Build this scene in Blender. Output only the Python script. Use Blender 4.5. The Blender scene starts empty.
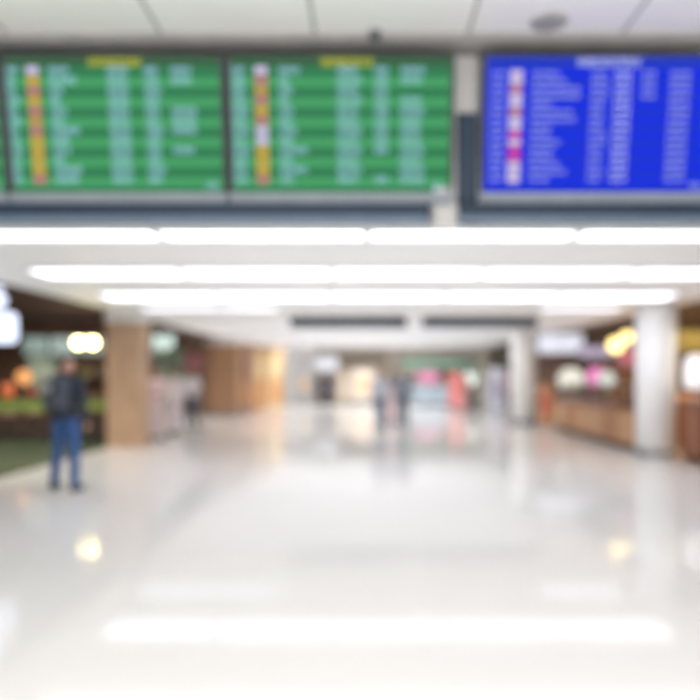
import bpy, bmesh, math, random
from mathutils import Vector, Matrix
random.seed(7)
sc = bpy.context.scene
COL = sc.collection
PI = math.pi
VX, VY, F, EYE = 365.0, 374.0, 700.0, 1.5

def X(px, Y): return (px - VX) / F * Y
def Z(py, Y): return EYE - (py - VY) / F * Y

# ------------------------------------------------------------------ materials
MATS = {}
def s2l(c): return tuple((v/12.92 if v <= .04045 else ((v+.055)/1.055)**2.4) for v in c)
def hexc(h):
    h = h.lstrip('#'); return s2l(tuple(int(h[i:i+2], 16)/255 for i in (0, 2, 4)))
def mat(name, col, rough=.6, metal=0, vary=.06, scale=6, stretch=(1,1,1), emit=None, es=0, spec=.5):
    if name in MATS: return MATS[name]
    m = bpy.data.materials.new(name); m.use_nodes = True
    nt = m.node_tree; b = nt.nodes['Principled BSDF']
    c = hexc(col)
    tc = nt.nodes.new('ShaderNodeTexCoord'); mp = nt.nodes.new('ShaderNodeMapping')
    mp.inputs['Scale'].default_value = stretch
    nz = nt.nodes.new('ShaderNodeTexNoise'); nz.inputs['Scale'].default_value = scale; nz.inputs['Detail'].default_value = 4
    rp = nt.nodes.new('ShaderNodeValToRGB')
    lo = tuple(max(0, v*(1-vary*2)) for v in c); hi = tuple(min(1, v*(1+vary)) for v in c)
    rp.color_ramp.elements[0].position = .3; rp.color_ramp.elements[1].position = .7
    rp.color_ramp.elements[0].color = (*lo, 1); rp.color_ramp.elements[1].color = (*hi, 1)
    nt.links.new(tc.outputs['Object'], mp.inputs[0]); nt.links.new(mp.outputs[0], nz.inputs['Vector'])
    nt.links.new(nz.outputs['Fac'], rp.inputs[0]); nt.links.new(rp.outputs[0], b.inputs['Base Color'])
    b.inputs['Roughness'].default_value = rough; b.inputs['Metallic'].default_value = metal
    b.inputs['Specular IOR Level'].default_value = spec
    if emit:
        b.inputs['Emission Color'].default_value = (*hexc(emit), 1); b.inputs['Emission Strength'].default_value = es
    MATS[name] = m
    return m
def glow(name, col, es=1.0):
    if name in MATS: return MATS[name]
    m = mat(name, '#050505', .6, emit=col, es=es, spec=.1)
    return m
def stripes(name, a, b2, period, axis='Z', offset=0., duty=.5, es=1., gradx=None):
    """Emissive screen with soft alternating row bands."""
    m = mat(name, '#050505', .6, emit=a, es=es*.66, spec=.1); nt = m.node_tree; b = nt.nodes['Principled BSDF']
    tc = nt.nodes['Texture Coordinate']; sp = nt.nodes.new('ShaderNodeSeparateXYZ')
    nt.links.new(tc.outputs['Object'], sp.inputs[0])
    m1 = nt.nodes.new('ShaderNodeMath'); m1.operation = 'ADD'; m1.inputs[1].default_value = offset + 100*period
    m2 = nt.nodes.new('ShaderNodeMath'); m2.operation = 'MODULO'; m2.inputs[1].default_value = period
    m3 = nt.nodes.new('ShaderNodeMath'); m3.operation = 'LESS_THAN'; m3.inputs[1].default_value = period*duty
    nt.links.new(sp.outputs[axis], m1.inputs[0]); nt.links.new(m1.outputs[0], m2.inputs[0]); nt.links.new(m2.outputs[0], m3.inputs[0])
    mx = nt.nodes.new('ShaderNodeMix'); mx.data_type = 'RGBA'
    mx.inputs[6].default_value = (*hexc(b2), 1); mx.inputs[7].default_value = (*hexc(a), 1)
    nt.links.new(m3.outputs[0], mx.inputs[0])
    nt.links.new(mx.outputs[2], b.inputs['Emission Color'])
    return m
def grid_mat(name, col, line, px, py, w, rough=.6, offx=0., offy=0., spec=.5, vary=.02):
    """Painted surface with thin joint lines every px metres along X, py along Y."""
    m = mat(name, col, rough, vary=vary, scale=.7, spec=spec); nt = m.node_tree; b = nt.nodes['Principled BSDF']
    base = b.inputs['Base Color'].links[0].from_socket
    tc = nt.nodes['Texture Coordinate']; sp = nt.nodes.new('ShaderNodeSeparateXYZ'); nt.links.new(tc.outputs['Object'], sp.inputs[0])
    outs = []
    for ax, p, of in (('X', px, offx), ('Y', py, offy)):
        if not p: continue
        a = nt.nodes.new('ShaderNodeMath'); a.operation = 'ADD'; a.inputs[1].default_value = of + 100*p
        q = nt.nodes.new('ShaderNodeMath'); q.operation = 'MODULO'; q.inputs[1].default_value = p
        l = nt.nodes.new('ShaderNodeMath'); l.operation = 'LESS_THAN'; l.inputs[1].default_value = w
        nt.links.new(sp.outputs[ax], a.inputs[0]); nt.links.new(a.outputs[0], q.inputs[0]); nt.links.new(q.outputs[0], l.inputs[0])
        outs.append(l.outputs[0])
    fac = outs[0]
    if len(outs) == 2:
        mm = nt.nodes.new('ShaderNodeMath'); mm.operation = 'MAXIMUM'
        nt.links.new(outs[0], mm.inputs[0]); nt.links.new(outs[1], mm.inputs[1]); fac = mm.outputs[0]
    mx = nt.nodes.new('ShaderNodeMix'); mx.data_type = 'RGBA'
    nt.links.new(fac, mx.inputs[0]); nt.links.new(base, mx.inputs[6]); mx.inputs[7].default_value = (*hexc(line), 1)
    nt.links.new(mx.outputs[2], b.inputs['Base Color'])
    return m

# ------------------------------------------------------------------ mesh builder
class MB:
    def __init__(s): s.bm = bmesh.new()
    def _xf(s, vs, M):
        bmesh.ops.transform(s.bm, matrix=M, verts=vs)
    def box(s, x0, x1, y0, y1, z0, z1, bev=0.):
        r = bmesh.ops.create_cube(s.bm, size=1); vs = r['verts']
        s._xf(vs, Matrix.Translation(((x0+x1)/2, (y0+y1)/2, (z0+z1)/2)) @ Matrix.Diagonal((abs(x1-x0), abs(y1-y0), abs(z1-z0), 1)))
        if bev:
            es = list({e for v in vs for e in v.link_edges})
            bmesh.ops.bevel(s.bm, geom=es, offset=bev, segments=2, affect='EDGES', profile=.5)
        return s
    def sphere(s, c, r, seg=20, rings=12):
        if not isinstance(r, (tuple, list)): r = (r, r, r)
        q = bmesh.ops.create_uvsphere(s.bm, u_segments=seg, v_segments=rings, radius=1)
        s._xf(q['verts'], Matrix.Translation(c) @ Matrix.Diagonal((*r, 1))); return s
    def cone(s, a, b, ra, rb, seg=20, sy=1.):
        a = Vector(a); b = Vector(b); d = b-a; L = d.length
        if L < 1e-6: return s
        q = bmesh.ops.create_cone(s.bm, cap_ends=True, segments=seg, radius1=ra, radius2=rb, depth=L)
        s._xf(q['verts'], Matrix.Translation((a+b)/2) @ d.to_track_quat('Z', 'Y').to_matrix().to_4x4()); return s
    def lathe(s, prof, c=(0,0,0), seg=28):
        rings = []
        for r, z in prof:
            rings.append([s.bm.verts.new((c[0]+max(r,1e-4)*math.cos(2*PI*k/seg), c[1]+max(r,1e-4)*math.sin(2*PI*k/seg), c[2]+z)) for k in range(seg)])
        for i in range(len(rings)-1):
            for k in range(seg):
                s.bm.faces.new((rings[i][k], rings[i][(k+1)%seg], rings[i+1][(k+1)%seg], rings[i+1][k]))
        s.bm.faces.new(rings[0][::-1]); s.bm.faces.new(rings[-1]); return s
    def tube(s, pts, r, seg=10):
        for i in range(len(pts)-1):
            s.cone(pts[i], pts[i+1], r, r, seg); s.sphere(pts[i+1], r, seg, 6)
        return s
    def prism(s, pts, y0, y1):
        """Polygon in XZ extruded along Y."""
        a = [s.bm.verts.new((p[0], y0, p[1])) for p in pts]; b = [s.bm.verts.new((p[0], y1, p[1])) for p in pts]
        s.bm.faces.new(a); s.bm.faces.new(b[::-1])
        n = len(pts)
        for i in range(n): s.bm.faces.new((a[i], b[i], b[(i+1)%n], a[(i+1)%n]))
        bmesh.ops.recalc_face_normals(s.bm, faces=s.bm.faces[:]); return s
    def prismx(s, pts, x0, x1):
        """Polygon in YZ extruded along X."""
        a = [s.bm.verts.new((x0, p[0], p[1])) for p in pts]; b = [s.bm.verts.new((x1, p[0], p[1])) for p in pts]
        s.bm.faces.new(a); s.bm.faces.new(b[::-1])
        n = len(pts)
        for i in range(n): s.bm.faces.new((a[i], b[i], b[(i+1)%n], a[(i+1)%n]))
        bmesh.ops.recalc_face_normals(s.bm, faces=s.bm.faces[:]); return s
    def build(s, name, m, parent=None, loc=None, smooth=False, rot=None, remesh=None, sm=0):
        bmesh.ops.recalc_face_normals(s.bm, faces=s.bm.faces[:])
        me = bpy.data.meshes.new(name); s.bm.to_mesh(me); s.bm.free()
        o = bpy.data.objects.new(name, me); COL.objects.link(o)
        if remesh:
            md = o.modifiers.new('r', 'REMESH'); md.mode = 'VOXEL'; md.voxel_size = remesh
            md.use_smooth_shade = True
            if sm:
                m2 = o.modifiers.new('s', 'SMOOTH'); m2.factor = .5; m2.iterations = sm
            dg = bpy.context.evaluated_depsgraph_get(); dg.update()
            nm = bpy.data.meshes.new_from_object(o.evaluated_get(dg))
            o.modifiers.clear(); o.data = nm; me = nm; me.name = name
        me.materials.clear(); me.materials.append(m)
        if smooth or remesh:
            for p in me.polygons: p.use_smooth = True
        if parent: o.parent = parent
        if loc is not None: o.location = loc
        if rot is not None: o.rotation_euler = rot
        return o
def tag(o, label=None, cat=None, group=None, kind=None):
    if label: o['label'] = label
    if cat: o['category'] = cat
    if group: o['group'] = group
    if kind: o['kind'] = kind
    return o
def thing(name, label, cat, loc=(0,0,0), rotz=0, group=None, rotx=0):
    o = bpy.data.objects.new(name, None); COL.objects.link(o); o.empty_display_size = .1
    o.location = loc; o.rotation_euler = (rotx, 0, rotz)
    return tag(o, label, cat, group)
def struct(name, mb, m): return tag(mb.build(name, m), kind='structure')

# ------------------------------------------------------------------ common materials
white_paint = mat('white_paint', '#e9e8e6', .55, vary=.01, scale=.8)
navy = mat('navy_metal', '#13304a', .45, vary=.05)
navy2 = mat('navy_light', '#70849a', .45, vary=.04)
silver = mat('silver_bezel', '#a3abb4', .4, metal=.2, vary=.04)
darkframe = mat('charcoal_frame', '#4a4f50', .5, vary=.05)
woodm = mat('tan_wood', '#c4a386', .5, vary=.12, scale=5, stretch=(6,6,.6))
wood2 = mat('orange_wood', '#b88e6c', .5, vary=.12, scale=5, stretch=(6,6,.6))
wooddk = mat('brown_wood', '#95634a', .5, vary=.12, scale=5, stretch=(.6,6,6))
darkbr = mat('dark_brown', '#41342d', .5, vary=.1)
blackm = mat('black_metal', '#202224', .4)
maroon = mat('maroon_ceiling', '#4a2c2a', .7, vary=.15, scale=1.5)
olive = mat('olive_ceiling', '#6a6048', .7, vary=.12, scale=1.5)
chrome = mat('grey_metal', '#9a9ea2', .3, metal=.8)

# ------------------------------------------------------------------ the setting
FZ = 6.17          # plane of the front fascia
CL = 2.82          # low ceiling
CH = 4.36          # tall hall ceiling
m = MB().box(-12, 12, -8, 37, -.2, 0)
floor_m = mat('polished_floor', '#dad9d8', .08, vary=.006, scale=.35, spec=.13)
struct('floor', m, floor_m)
struct('ceiling', MB().box(-12, 12, -8, FZ+.05, CH, CH+.2), grid_mat('panel_ceiling', '#eeece9', '#aaa9a7', 1.29, 0, .035, .6, offx=.44))
# front fascia, then two strips that paint the shade under the tall ceiling
struct('trim_1', MB().box(-12, 12, FZ+.05, FZ+.13, CL, CH+.1), white_paint)
struct('trim_2', MB().box(-12, 12, FZ+.005, FZ+.05, Z(57.5, FZ), CH), mat('painted_shade', '#5c5a58', .7))  # dark valance strip, coloured as the shade above the boards
struct('trim_5', MB().box(-12, 12, FZ-.30, FZ+.005, CH-.05, CH), mat('painted_shade2', '#a9a6a3', .7))  # grey strip, painted softer edge of that shade on the ceiling
LX, RX = -5.25, 6.0
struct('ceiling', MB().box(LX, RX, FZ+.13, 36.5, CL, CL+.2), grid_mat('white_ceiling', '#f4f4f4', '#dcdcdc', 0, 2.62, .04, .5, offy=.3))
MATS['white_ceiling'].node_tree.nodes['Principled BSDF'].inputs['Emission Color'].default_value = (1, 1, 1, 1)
MATS['white_ceiling'].node_tree.nodes['Principled BSDF'].inputs['Emission Strength'].default_value = .09  # faint glow added to brighten the low ceiling, which is no lamp
struct('ceiling', MB().box(-12, LX, FZ+.13, 36.5, CL, CL+.2), maroon)
struct('ceiling', MB().box(RX, 12, FZ+.13, 36.5, CL, CL+.2), olive)
struct('wall_left', MB().box(-11.2, -11, FZ+.13, 36.5, 0, CL), mat('brown_wall', '#5b4338', .7, vary=.1, scale=1))
struct('wall_right', MB().box(11, 11.2, FZ+.13, 36.5, 0, CL), mat('olive_wall', '#94856c', .7, vary=.1, scale=1))
struct('wall_back', MB().box(-11, 11, 36, 36.2, 0, CL), mat('far_wall', '#ddd2c6', .7, vary=.1, scale=1.2))
# cafe floor: dark green border inside the shop line
struct('trim_3', MB().box(-11, -5.25, 8.6, 17.9, .0, .012), mat('dark_green_floor', '#4b5c48', .25, vary=.1, scale=2))
struct('trim_4', MB().box(5.35, 11, 9.0, 19.5, .0, .012), mat('brown_floor', '#93785f', .3, vary=.1, scale=2))
# partition walls between shops
struct('wall_left', MB().box(-11, -5.5, 18.0, 18.15, 0, CL), mat('cafe_partition', '#8a6c5c', .7, vary=.14, scale=2))
struct('wall_left', MB().box(-11, -5.85, 25.4, 25.6, 0, CL), mat('shop_partition', '#86705f', .7, vary=.14, scale=2))
struct('wall_right', MB().box(5.5, 11, 22.4, 22.55, 0, CL), mat('kiosk_partition', '#a98d82', .7, vary=.14, scale=2))

# ------------------------------------------------------------------ columns
def column(name, label, px0, px1, Y, m_body, top, m_cap, depth=.7, group=None):
    x0, x1 = X(px0, Y), X(px1, Y)
    t = thing(name, label, 'column', ((x0+x1)/2, Y+depth/2, 0), group=group)
    w = (x1-x0)/2
    MB().box(-w, w, -depth/2, depth/2, 0, top, .02).build('shaft', m_body, t)
    MB().box(-w-.01, w+.01, -depth/2-.01, depth/2+.01, 0, .10, .006).build('skirting', chrome if m_cap is white_paint and m_body is not woodm else m_body, t)
    if top < CL: MB().box(-w-.03, w+.03, -depth/2-.03, depth/2+.03, top, CL, .01).build('capital', m_cap, t)
    return t
column('wood_clad_column', 'square tan wood-clad column with pale top on the left, nearest the cafe', 106, 142.5, 14.4, woodm, 2.57, white_paint, .5)
column('wood_clad_column', 'brown wood-clad column farther down the left side, behind the people in pale clothes', 203, 238, 25.7, wood2, 2.6, white_paint, 1.0)
def round_column(label, pxc, Y, r):
    t = thing('white_column', label, 'column', (X(pxc, Y+r), Y+r, 0))
    MB().lathe([(r, .0), (r, CL)], seg=40).build('shaft', mat('column_white', '#f9f9f9', .4, vary=.004), t, smooth=False)
    MB().lathe([(r+.012, 0), (r+.012, .12), (r, .13)], seg=40).build('skirting', chrome, t)
    for p in t.children[0].data.polygons: p.use_smooth = abs(p.normal.z) < .5
round_column('large round white column on the right, beside the brown counter', 655.5, 12.5, .35)
round_column('round white column farther away, at the left end of the bakery counter', 523, 20.6, .36)

# ------------------------------------------------------------------ ceiling lights
lit = glow('light_diffuser', '#f7f8ff', 3.1)
lit_far = glow('light_diffuser_far', '#f7f8ff', .8)
lit_mid = glow('light_diffuser_mid', '#f7f8ff', 1.6)
framew = mat('light_frame', '#e3e3e6', .4, vary=.01)
def ceiling_light(x0, x1, y, dep, label, group, m=lit):
    t = thing('ceiling_light', label, 'ceiling light', ((x0+x1)/2, y, CL), group=group)
    w = (x1-x0)/2; d = dep/2
    f = MB()
    f.box(-w, w, -d, -d+.03, -.03, 0).box(-w, w, d-.03, d, -.03, 0).box(-w, -w+.03, -d+.03, d-.03, -.03, 0).box(w-.03, w, -d+.03, d-.03, -.03, 0)
    f.build('frame', framew, t)
    MB().box(-w+.03, w-.03, -d+.03, d-.03, -.02, -.002).build('diffuser', m, t)
ORD = ['leftmost', 'second from the left', 'third from the left', 'fourth from the left', 'rightmost']
ROW = ['nearest row', 'second row from the front', 'third row from the front', 'fourth row from the front']
def row(i, xs, y, dep, ln, m=lit):
    n = len(xs)
    for k, x in enumerate(xs):
        o = ORD[k] if k < n-1 else 'rightmost'
        ceiling_light(x, x+ln-.015, y, dep, 'white ceiling light panel, %s in the %s' % (o, ROW[i]), 'ceiling light panels in the ' + ROW[i], m)
row(0, [-3.87, -1.92, .03, 1.98], 6.55, .44, 1.95)
row(1, [-4.25+1.92*k for k in range(5)], 9.05, .75, 1.92)
row(2, [-4.38+1.91*k for k in range(5)], 11.75, .85, 1.91)
row(3, [-4.45, 3.45], 13.85, .8, 1.65, lit_mid)
ceiling_light(-2.85, -1.7, 13.85, .8, 'short white ceiling light panel in the fourth row, left of the navy hanging beam', 'ceiling light panels in the fourth row', lit_mid)
for k, (y, nm) in enumerate([(18.3, 'fifth'), (21.0, 'sixth'), (23.7, 'seventh'), (26.4, 'eighth'), (29.2, 'ninth'), (32.0, 'tenth')]):
    ceiling_light(-4.2, 4.2, y, .8, 'long white ceiling light strip, %s row from the front, beyond the hanging beams' % nm, 'long light strips of the far ceiling', lit_far)

# ------------------------------------------------------------------ flight boards
SY = 6.03; S = F/SY
green_a = stripes('green_screen', '#4fae6e', '#37875a', .1652, offset=.02, duty=.42)
blue_a = stripes('blue_screen', '#0c2ff2', '#1a37de', .126, offset=.0, duty=.5)
cy = glow('board_text_cyan', '#a8d2ee', .8); yel = glow('board_header_yellow', '#e6e23c', .55)
lil = glow('board_text_lilac', '#ccd4ff', .62)
lilhot = glow('board_text_white', '#e2e6ff', .75)
logo_m = {'w': glow('logo_white', '#e8dcff', .55), 'y': glow('logo_yellow', '#e8c052', .55), 'r': glow('logo_red', '#d98f90', .55), 'o': glow('logo_orange', '#dfb060', .55),
          'p': glow('logo_pink', '#e87ad0', .55), 'l': glow('logo_lilac', '#f4e4ff', .55), 'm': glow('logo_magenta', '#ef4fb2', .55)}
yellow_hdr = yel
def words(m, x0, x1, z, h, yf, rnd, cw=.030, fill=.62):
    """One line of little glyph marks between x0 and x1."""
    x = x0
    while x < x1 - cw*.5:
        w = cw*fill
        q = rnd.random()
        # each mark is built from two or three strokes
        m.box(x, x+w*.3, yf-.002, yf, z-h/2, z+h/2)
        m.box(x, x+w, yf-.002, yf, z+h/2-h*.22, z+h/2)
        if q < .7: m.box(x+w*.7, x+w, yf-.002, yf, z-h/2 if q < .35 else z, z+h/2)
        if q > .3: m.box(x, x+w, yf-.002, yf, z-h/2, z-h/2+h*.22)
        x += cw
def board(label, pc, pw, cols, hdr, rows, y0, y1, screen_m, text_m, hdr_m, logos, lx, th, seed, small=()):
    rnd = random.Random(seed)
    top, bot = 58, 190.5
    cz = (top+bot)/2
    t = thing('flight_information_board', label, 'flight board', (X(pc, SY), SY, Z(cz, SY)), group='flight information boards', rotx=math.radians(9.5))
    W = pw/S/2; H = (bot-top)/S/2
    u = lambda p: (p-pc)/S
    v = lambda p: -(p-cz)/S
    MB().box(-W, W, .03, .13, -H, H, .008).build('housing', darkframe, t)
    fr = MB().box(-W, -W+.035, -.005, .03, -H, H).box(W-.035, W, -.005, .03, -H, H).box(-W+.035, W-.035, -.005, .03, H-.02, H)
    fr.build('frame', darkframe, t)
    MB().box(-W+.035, W-.035, .008, .03, -H, H-.02).build('screen', screen_m, t)
    MB().box(-W, W, -.05, .1, -H-.105, -H-.002, .01).build('lower_bezel', silver, t)
    yf = .007
    MB().box(-W+.036, W-.036, .004, .0078, v(69.5), H-.021).build('header_bar', glow('header_bar_blue' if text_m is lil else 'header_bar_green', '#2743d8' if text_m is lil else '#44704f', .6), t)
    yf = .003
    pit = (y1-y0)/(rows-1)
    for ci, (a, b, var, names) in enumerate(cols):
        for r in range(rows):
            if names is not None and r not in names: continue
            m = MB()
            e = b - (rnd.random()*(b-a)*var)
            words(m, u(a), u(e), v(y0+pit*r), th, yf, rnd)
            m.build(['flight_number', 'destination_name', 'scheduled_time', 'gate_number', 'flight_status', 'remark'][ci], lilhot if ci == 3 and text_m is lil else text_m, t)
    for r, c in enumerate(logos):
        y = y0 + (y1-y0)*r/(len(logos)-1)
        MB().box(u(lx-6.5), u(lx+6.5), yf-.003, yf, v(y)-pit/S*.42, v(y)+pit/S*.42, .001).build('airline_logo', logo_m[c], t)
    m = MB(); words(m, u(hdr[0]), u(hdr[1]), v(65.5), .065, yf, rnd, .05, .75)
    m.build('header_text', hdr_m, t)
    m = MB(); words(m, u(pc+pw/2-20), u(pc+pw/2-8), v(184), .05, yf, rnd); m.build('clock_text', text_m, t)
    return t
gcols = lambda o, st: [(o+3, o+19, .05, None), (o+50, o+78, .7, None), (o+108, o+131, .1, None), (o+145, o+161, .1, st[0]), (o+171, o+196, .15, st[1])]
board('green flight information board at the left, above the cafe, with yellow header', 115.5, 220, gcols(2, (None, {0, 1, 4, 5, 6, 8})), (92, 143), 12, 73, 178, green_a, cy, yellow_hdr, 'wyryroryyyyr'[:12].replace('w', 'w'), 36, .054, 1)
board('green flight information board in the middle, left of the blue board', 341, 226, gcols(230, (set(range(9)) | {11}, {0, 1, 3, 4, 5, 6, 7, 8, 9, 10, 11})), (322, 376), 12, 73, 178, green_a, cy, yellow_hdr, 'wroryrwwyyyr', 262, .054, 2)
# sliver of a third green board at the left edge
board('green flight information board cut off by the left picture edge', -107, 222, [], (-130, -78), 12, 73, 178, green_a, cy, yellow_hdr, '', -186, .052, 3)
bcols = [(491, 505, .1, None), (531, 580, .65, None), (590, 606, .1, None), (613, 630, .05, None), (668, 690, .1, None), (640, 656, .1, {0, 1, 2, 3})]
board('blue flight information board at the right, with white text', 598, 234, bcols, (575, 641), 15, 76, 178, blue_a, lil, lil, 'llrllrllmlmmlll', 515, .030, 4)

# navy beams under the boards
def beam(label, px0, px1, cheek=None):
    t = thing('support_beam', label, 'beam', (0, 0, 0))
    Yb = SY+.02
    m = MB().box(X(px0, Yb), X(px1, Yb), Yb-.02, Yb+.12, Z(216, Yb), Z(203.2, Yb), .008)
    m.build('beam_face', navy, t)
    MB().box(X(px0, Yb), X(px1, Yb), Yb-.035, Yb+.13, Z(222, Yb), Z(216.2, Yb), .006).build('lower_lip', navy2, t)
    if cheek:
        MB().box(X(458, Yb), X(478, Yb), Yb+.02, Yb+.12, Z(202, Yb), Z(112, Yb), .008).build('side_post', navy, t)
    return t
beam('navy blue horizontal beam under the green flight boards', -230, 430)
beam('navy blue beam with upright post under and beside the blue flight board', 459, 725, True)
t = thing('ceiling_post', 'short white square post between the green and blue flight boards', 'post', (X(455, 6.12), 6.13, 0))
MB().box(-.19, .21, -.005, .05, CL-.02, Z(56, 6.13), .004).build('post_shaft', mat('post_white', '#dedcda', .5, vary=.01), t)
MB().box(-.2, .22, -.02, .07, CL-.06, CL-.02, .004).build('post_foot', white_paint, t)

# ceiling fittings of the tall hall
YS = 700*2.86/(374-32)
t = thing('security_camera', 'small dark dome camera on the panelled ceiling above the middle board', 'camera', (X(375, YS), YS, CH))
MB().lathe([(.06, 0), (.06, -.02), (.055, -.03)]).build('mount_ring', mat('camera_ring', '#8a8c8c', .5), t)
MB().lathe([(.048, -.03), (.046, -.05), (.034, -.07), (.012, -.082)]).build('dome', mat('camera_dome', '#4c5152', .2), t, smooth=True)
YS = 700*2.86/(374-21)
t = thing('ceiling_speaker', 'round grey flush ceiling speaker above the blue board', 'speaker', (X(549, YS), YS, CH))
MB().lathe([(.155, 0), (.155, -.014), (.14, -.022)]).build('rim', mat('speaker_rim', '#b9b8b4', .5), t)
MB().lathe([(.138, -.01), (.13, -.026), (.04, -.03)]).build('grille', mat('speaker_grille', '#a5a49f', .7, vary=.2, scale=80), t)

# hanging beams of the middle hall (undersides of the next bank of boards)
def hbeam(label, px0, px1):
    Y = 16.2; x0, x1 = X(px0, Y), X(px1, Y)
    t = thing('hanging_beam', label, 'beam', ((x0+x1)/2, Y, Z(327, Y))); w = (x1-x0)/2
    hgt = CL - Z(327, Y)
    MB().box(-w, w, 0, .3, .02, hgt-.0, .01).build('beam_body', mat('navy_deep', '#14222d', .5), t)
    MB().box(-w, w, -.02, .32, 0, .02).build('lower_lip', navy2, t)
hbeam('dark navy beam hanging from the far ceiling, left one of the pair', 290, 407)
hbeam('dark navy beam hanging from the far ceiling, right one of the pair', 423, 538)

# ------------------------------------------------------------------ pendant lamps
def pendant(px, py, Y, r, label, m, cord=blackm, cat='pendant lamp', group=None):
    z = Z(py, Y)
    t = thing('pendant_lamp', label, cat, (X(px, Y), Y, z), group=group)
    MB().sphere((0,0,0), r, 24, 16).build('globe', m, t, smooth=True)
    MB().lathe([(r*.45, r*.88), (r*.4, r*1.25), (.012, r*1.4)]).build('cap', cord, t)
    MB().cone((0,0,r*1.3), (0,0,CL-z-.02), .006, .006, 8).build('cord', cord, t)
    MB().lathe([(.05, CL-z-.03), (.05, CL-z)]).build('ceiling_rose', cord, t)
    return t
warm = glow('lamp_yellow', '#ffe9a0', 14); orange_l = glow('lamp_orange', '#f2a765', 1.1); pale_l = glow('lamp_pale_green', '#dff0e4', .8)
pendant(78.5, 342.5, 14.6, .105, 'glowing yellow globe lamp above the backpacked man, left of the pair', warm, group='yellow globe lamps over the cafe')
pendant(92.5, 342.5, 14.6, .105, 'glowing yellow globe lamp beside the tan column, right of the pair', warm, group='yellow globe lamps over the cafe')
warm2 = glow('lamp_warm', '#ffe090', 2.6)
pendant(616, 345, 14.3, .16, 'bright yellow globe lamp over the bakery counter, lower and larger', warm2, group='yellow globe lamps over the bakery counter')
pendant(627, 337, 15.4, .13, 'bright yellow globe lamp over the bakery counter, upper one nearest the white column', warm2, group='yellow globe lamps over the bakery counter')
pendant(24, 377, 16.4, .17, 'dim orange globe lamp inside the cafe, left of the backpacked man', orange_l)
pendant(163, 345, 19.5, .16, 'pale green-white globe lamp seen right of the tan column', pale_l)
pendant(152, 347, 20.5, .13, 'smaller pale globe lamp tucked behind the tan column', pale_l)

# ------------------------------------------------------------------ cafe on the left
Y = 17.8
mc = [('#9db0a8', 20, 46), ('#b9c6c0', 48, 74), ('#aab5a8', 76, 102)]
for k, (c, a, b) in enumerate(mc):
    x0, x1 = X(a, Y), X(b, Y); zc = (Z(336, Y)+Z(355, Y))/2
    t = thing('menu_lightbox', 'pale green-grey lit menu box on the cafe back wall, %s of three' % ['left', 'middle', 'right'][k], 'menu board', ((x0+x1)/2, Y+.13, zc), group='menu boxes on the cafe back wall')
    w = (x1-x0)/2; h = (Z(336, Y)-Z(355, Y))/2
    MB().box(-w, w, 0, .08, -h, h, .008).build('case', blackm, t)
    MB().box(-w+.02, w-.02, -.012, -.001, -h+.02, h-.02).build('lit_panel', glow('menu_glow%d' % k, c, .75), t)
    rr = random.Random(k)
    for r in range(5):
        m = MB(); words(m, -w+.06, w-.08-rr.random()*.2, h-.1-r*.08, .03, -.014, rr, .05, .7); m.build('menu_line', mat('menu_ink', '#6f7f78'), t)
# glowing blade sign (blurred to two lobes)
Y = 10.6
t = thing('shop_sign', 'bright white illuminated sign hanging at the left picture edge', 'sign', (X(2, Y), Y, Z(345, Y)))
sg = glow('sign_glow', '#dde6ff', 1.4)
ztop = CL - Z(345, Y)
def rrect(x0, x1, z0, z1, r, n=6):
    p = []
    for cx, cz, a0 in ((x1-r, z1-r, 0), (x0+r, z1-r, PI/2), (x0+r, z0+r, PI), (x1-r, z0+r, 3*PI/2)):
        for i in range(n+1):
            a = a0 + PI/2*i/n; p.append((cx+r*math.cos(a), cz+r*math.sin(a)))
    return p
MB().prism(rrect(-.34, .19, .03, .50, .09), 0, .10).build('lower_letter_panel', sg, t)
MB().prism(rrect(-.34, .02, .56, .80, .11), 0, .10).build('middle_letter_panel', sg, t)
MB().prism(rrect(-.34, .0, .83, 1.0, .08), 0, .10).build('upper_letter_panel', sg, t)
MB().box(-.36, -.30, .10, .16, 0, ztop, .004).box(-.34, .22, .10, .13, .2, .26).box(-.34, .04, .10, .13, .66, .72).box(-.34, .02, .10, .13, .88, .92).build('mounting_bracket', chrome, t)
# service counter with green top
Y = 15.4
x0, x1 = -9.4, -5.35
t = thing('cafe_counter', 'dark cafe service counter with bright green band along its top', 'counter', ((x0+x1)/2, Y+.35, 0)); w = (x1-x0)/2
MB().box(-w, w, -.3, .35, .1, .68, .01).build('counter_body', mat('counter_dark', '#4a3a34', .5, vary=.15, scale=3, stretch=(5,1,.5)), t)
MB().box(-w+.04, w-.04, -.26, .3, .012, .1).build('plinth', blackm, t)
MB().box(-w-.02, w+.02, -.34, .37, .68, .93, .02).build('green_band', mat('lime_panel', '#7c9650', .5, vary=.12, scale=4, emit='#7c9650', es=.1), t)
MB().box(-w-.04, w+.04, -.37, .4, .93, .97, .01).build('worktop', mat('worktop_brown', '#5b4a3c', .3), t)
# things on the counter
def jar(x, z, r, h, m, label, y=15.75):
    t = thing('glass_jar', label, 'jar', (x, y, z))
    MB().lathe([(r*.9, 0), (r, .02), (r, h*.75), (r*.7, h*.85)]).build('jar_body', m, t, smooth=True)
    MB().lathe([(r*.74, h*.86), (r*.74, h*.97), (r*.6, h)]).build('lid', blackm, t)
jar(X(8, 15.75), .97, .12, .36, mat('jar_orange', '#c76a3f', .3, emit='#c76a3f', es=.25), 'orange jar on the cafe counter, leftmost')
jar(X(33, 15.75), .97, .10, .30, mat('jar_red', '#8f4432', .3), 'dark red jar on the cafe counter, left of the backpacked man')
t = thing('coffee_machine', 'pale grey coffee machine on the cafe counter behind the backpacked man', 'coffee machine', (X(52, 15.8), 15.8, .97))
mgr = mat('machine_grey', '#a9b5af', .35, metal=.3)
MB().box(-.26, .26, -.18, .2, .34, .56, .03).box(-.26, .26, .02, .2, .04, .36, .02).build('machine_body', mgr, t)
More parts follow.
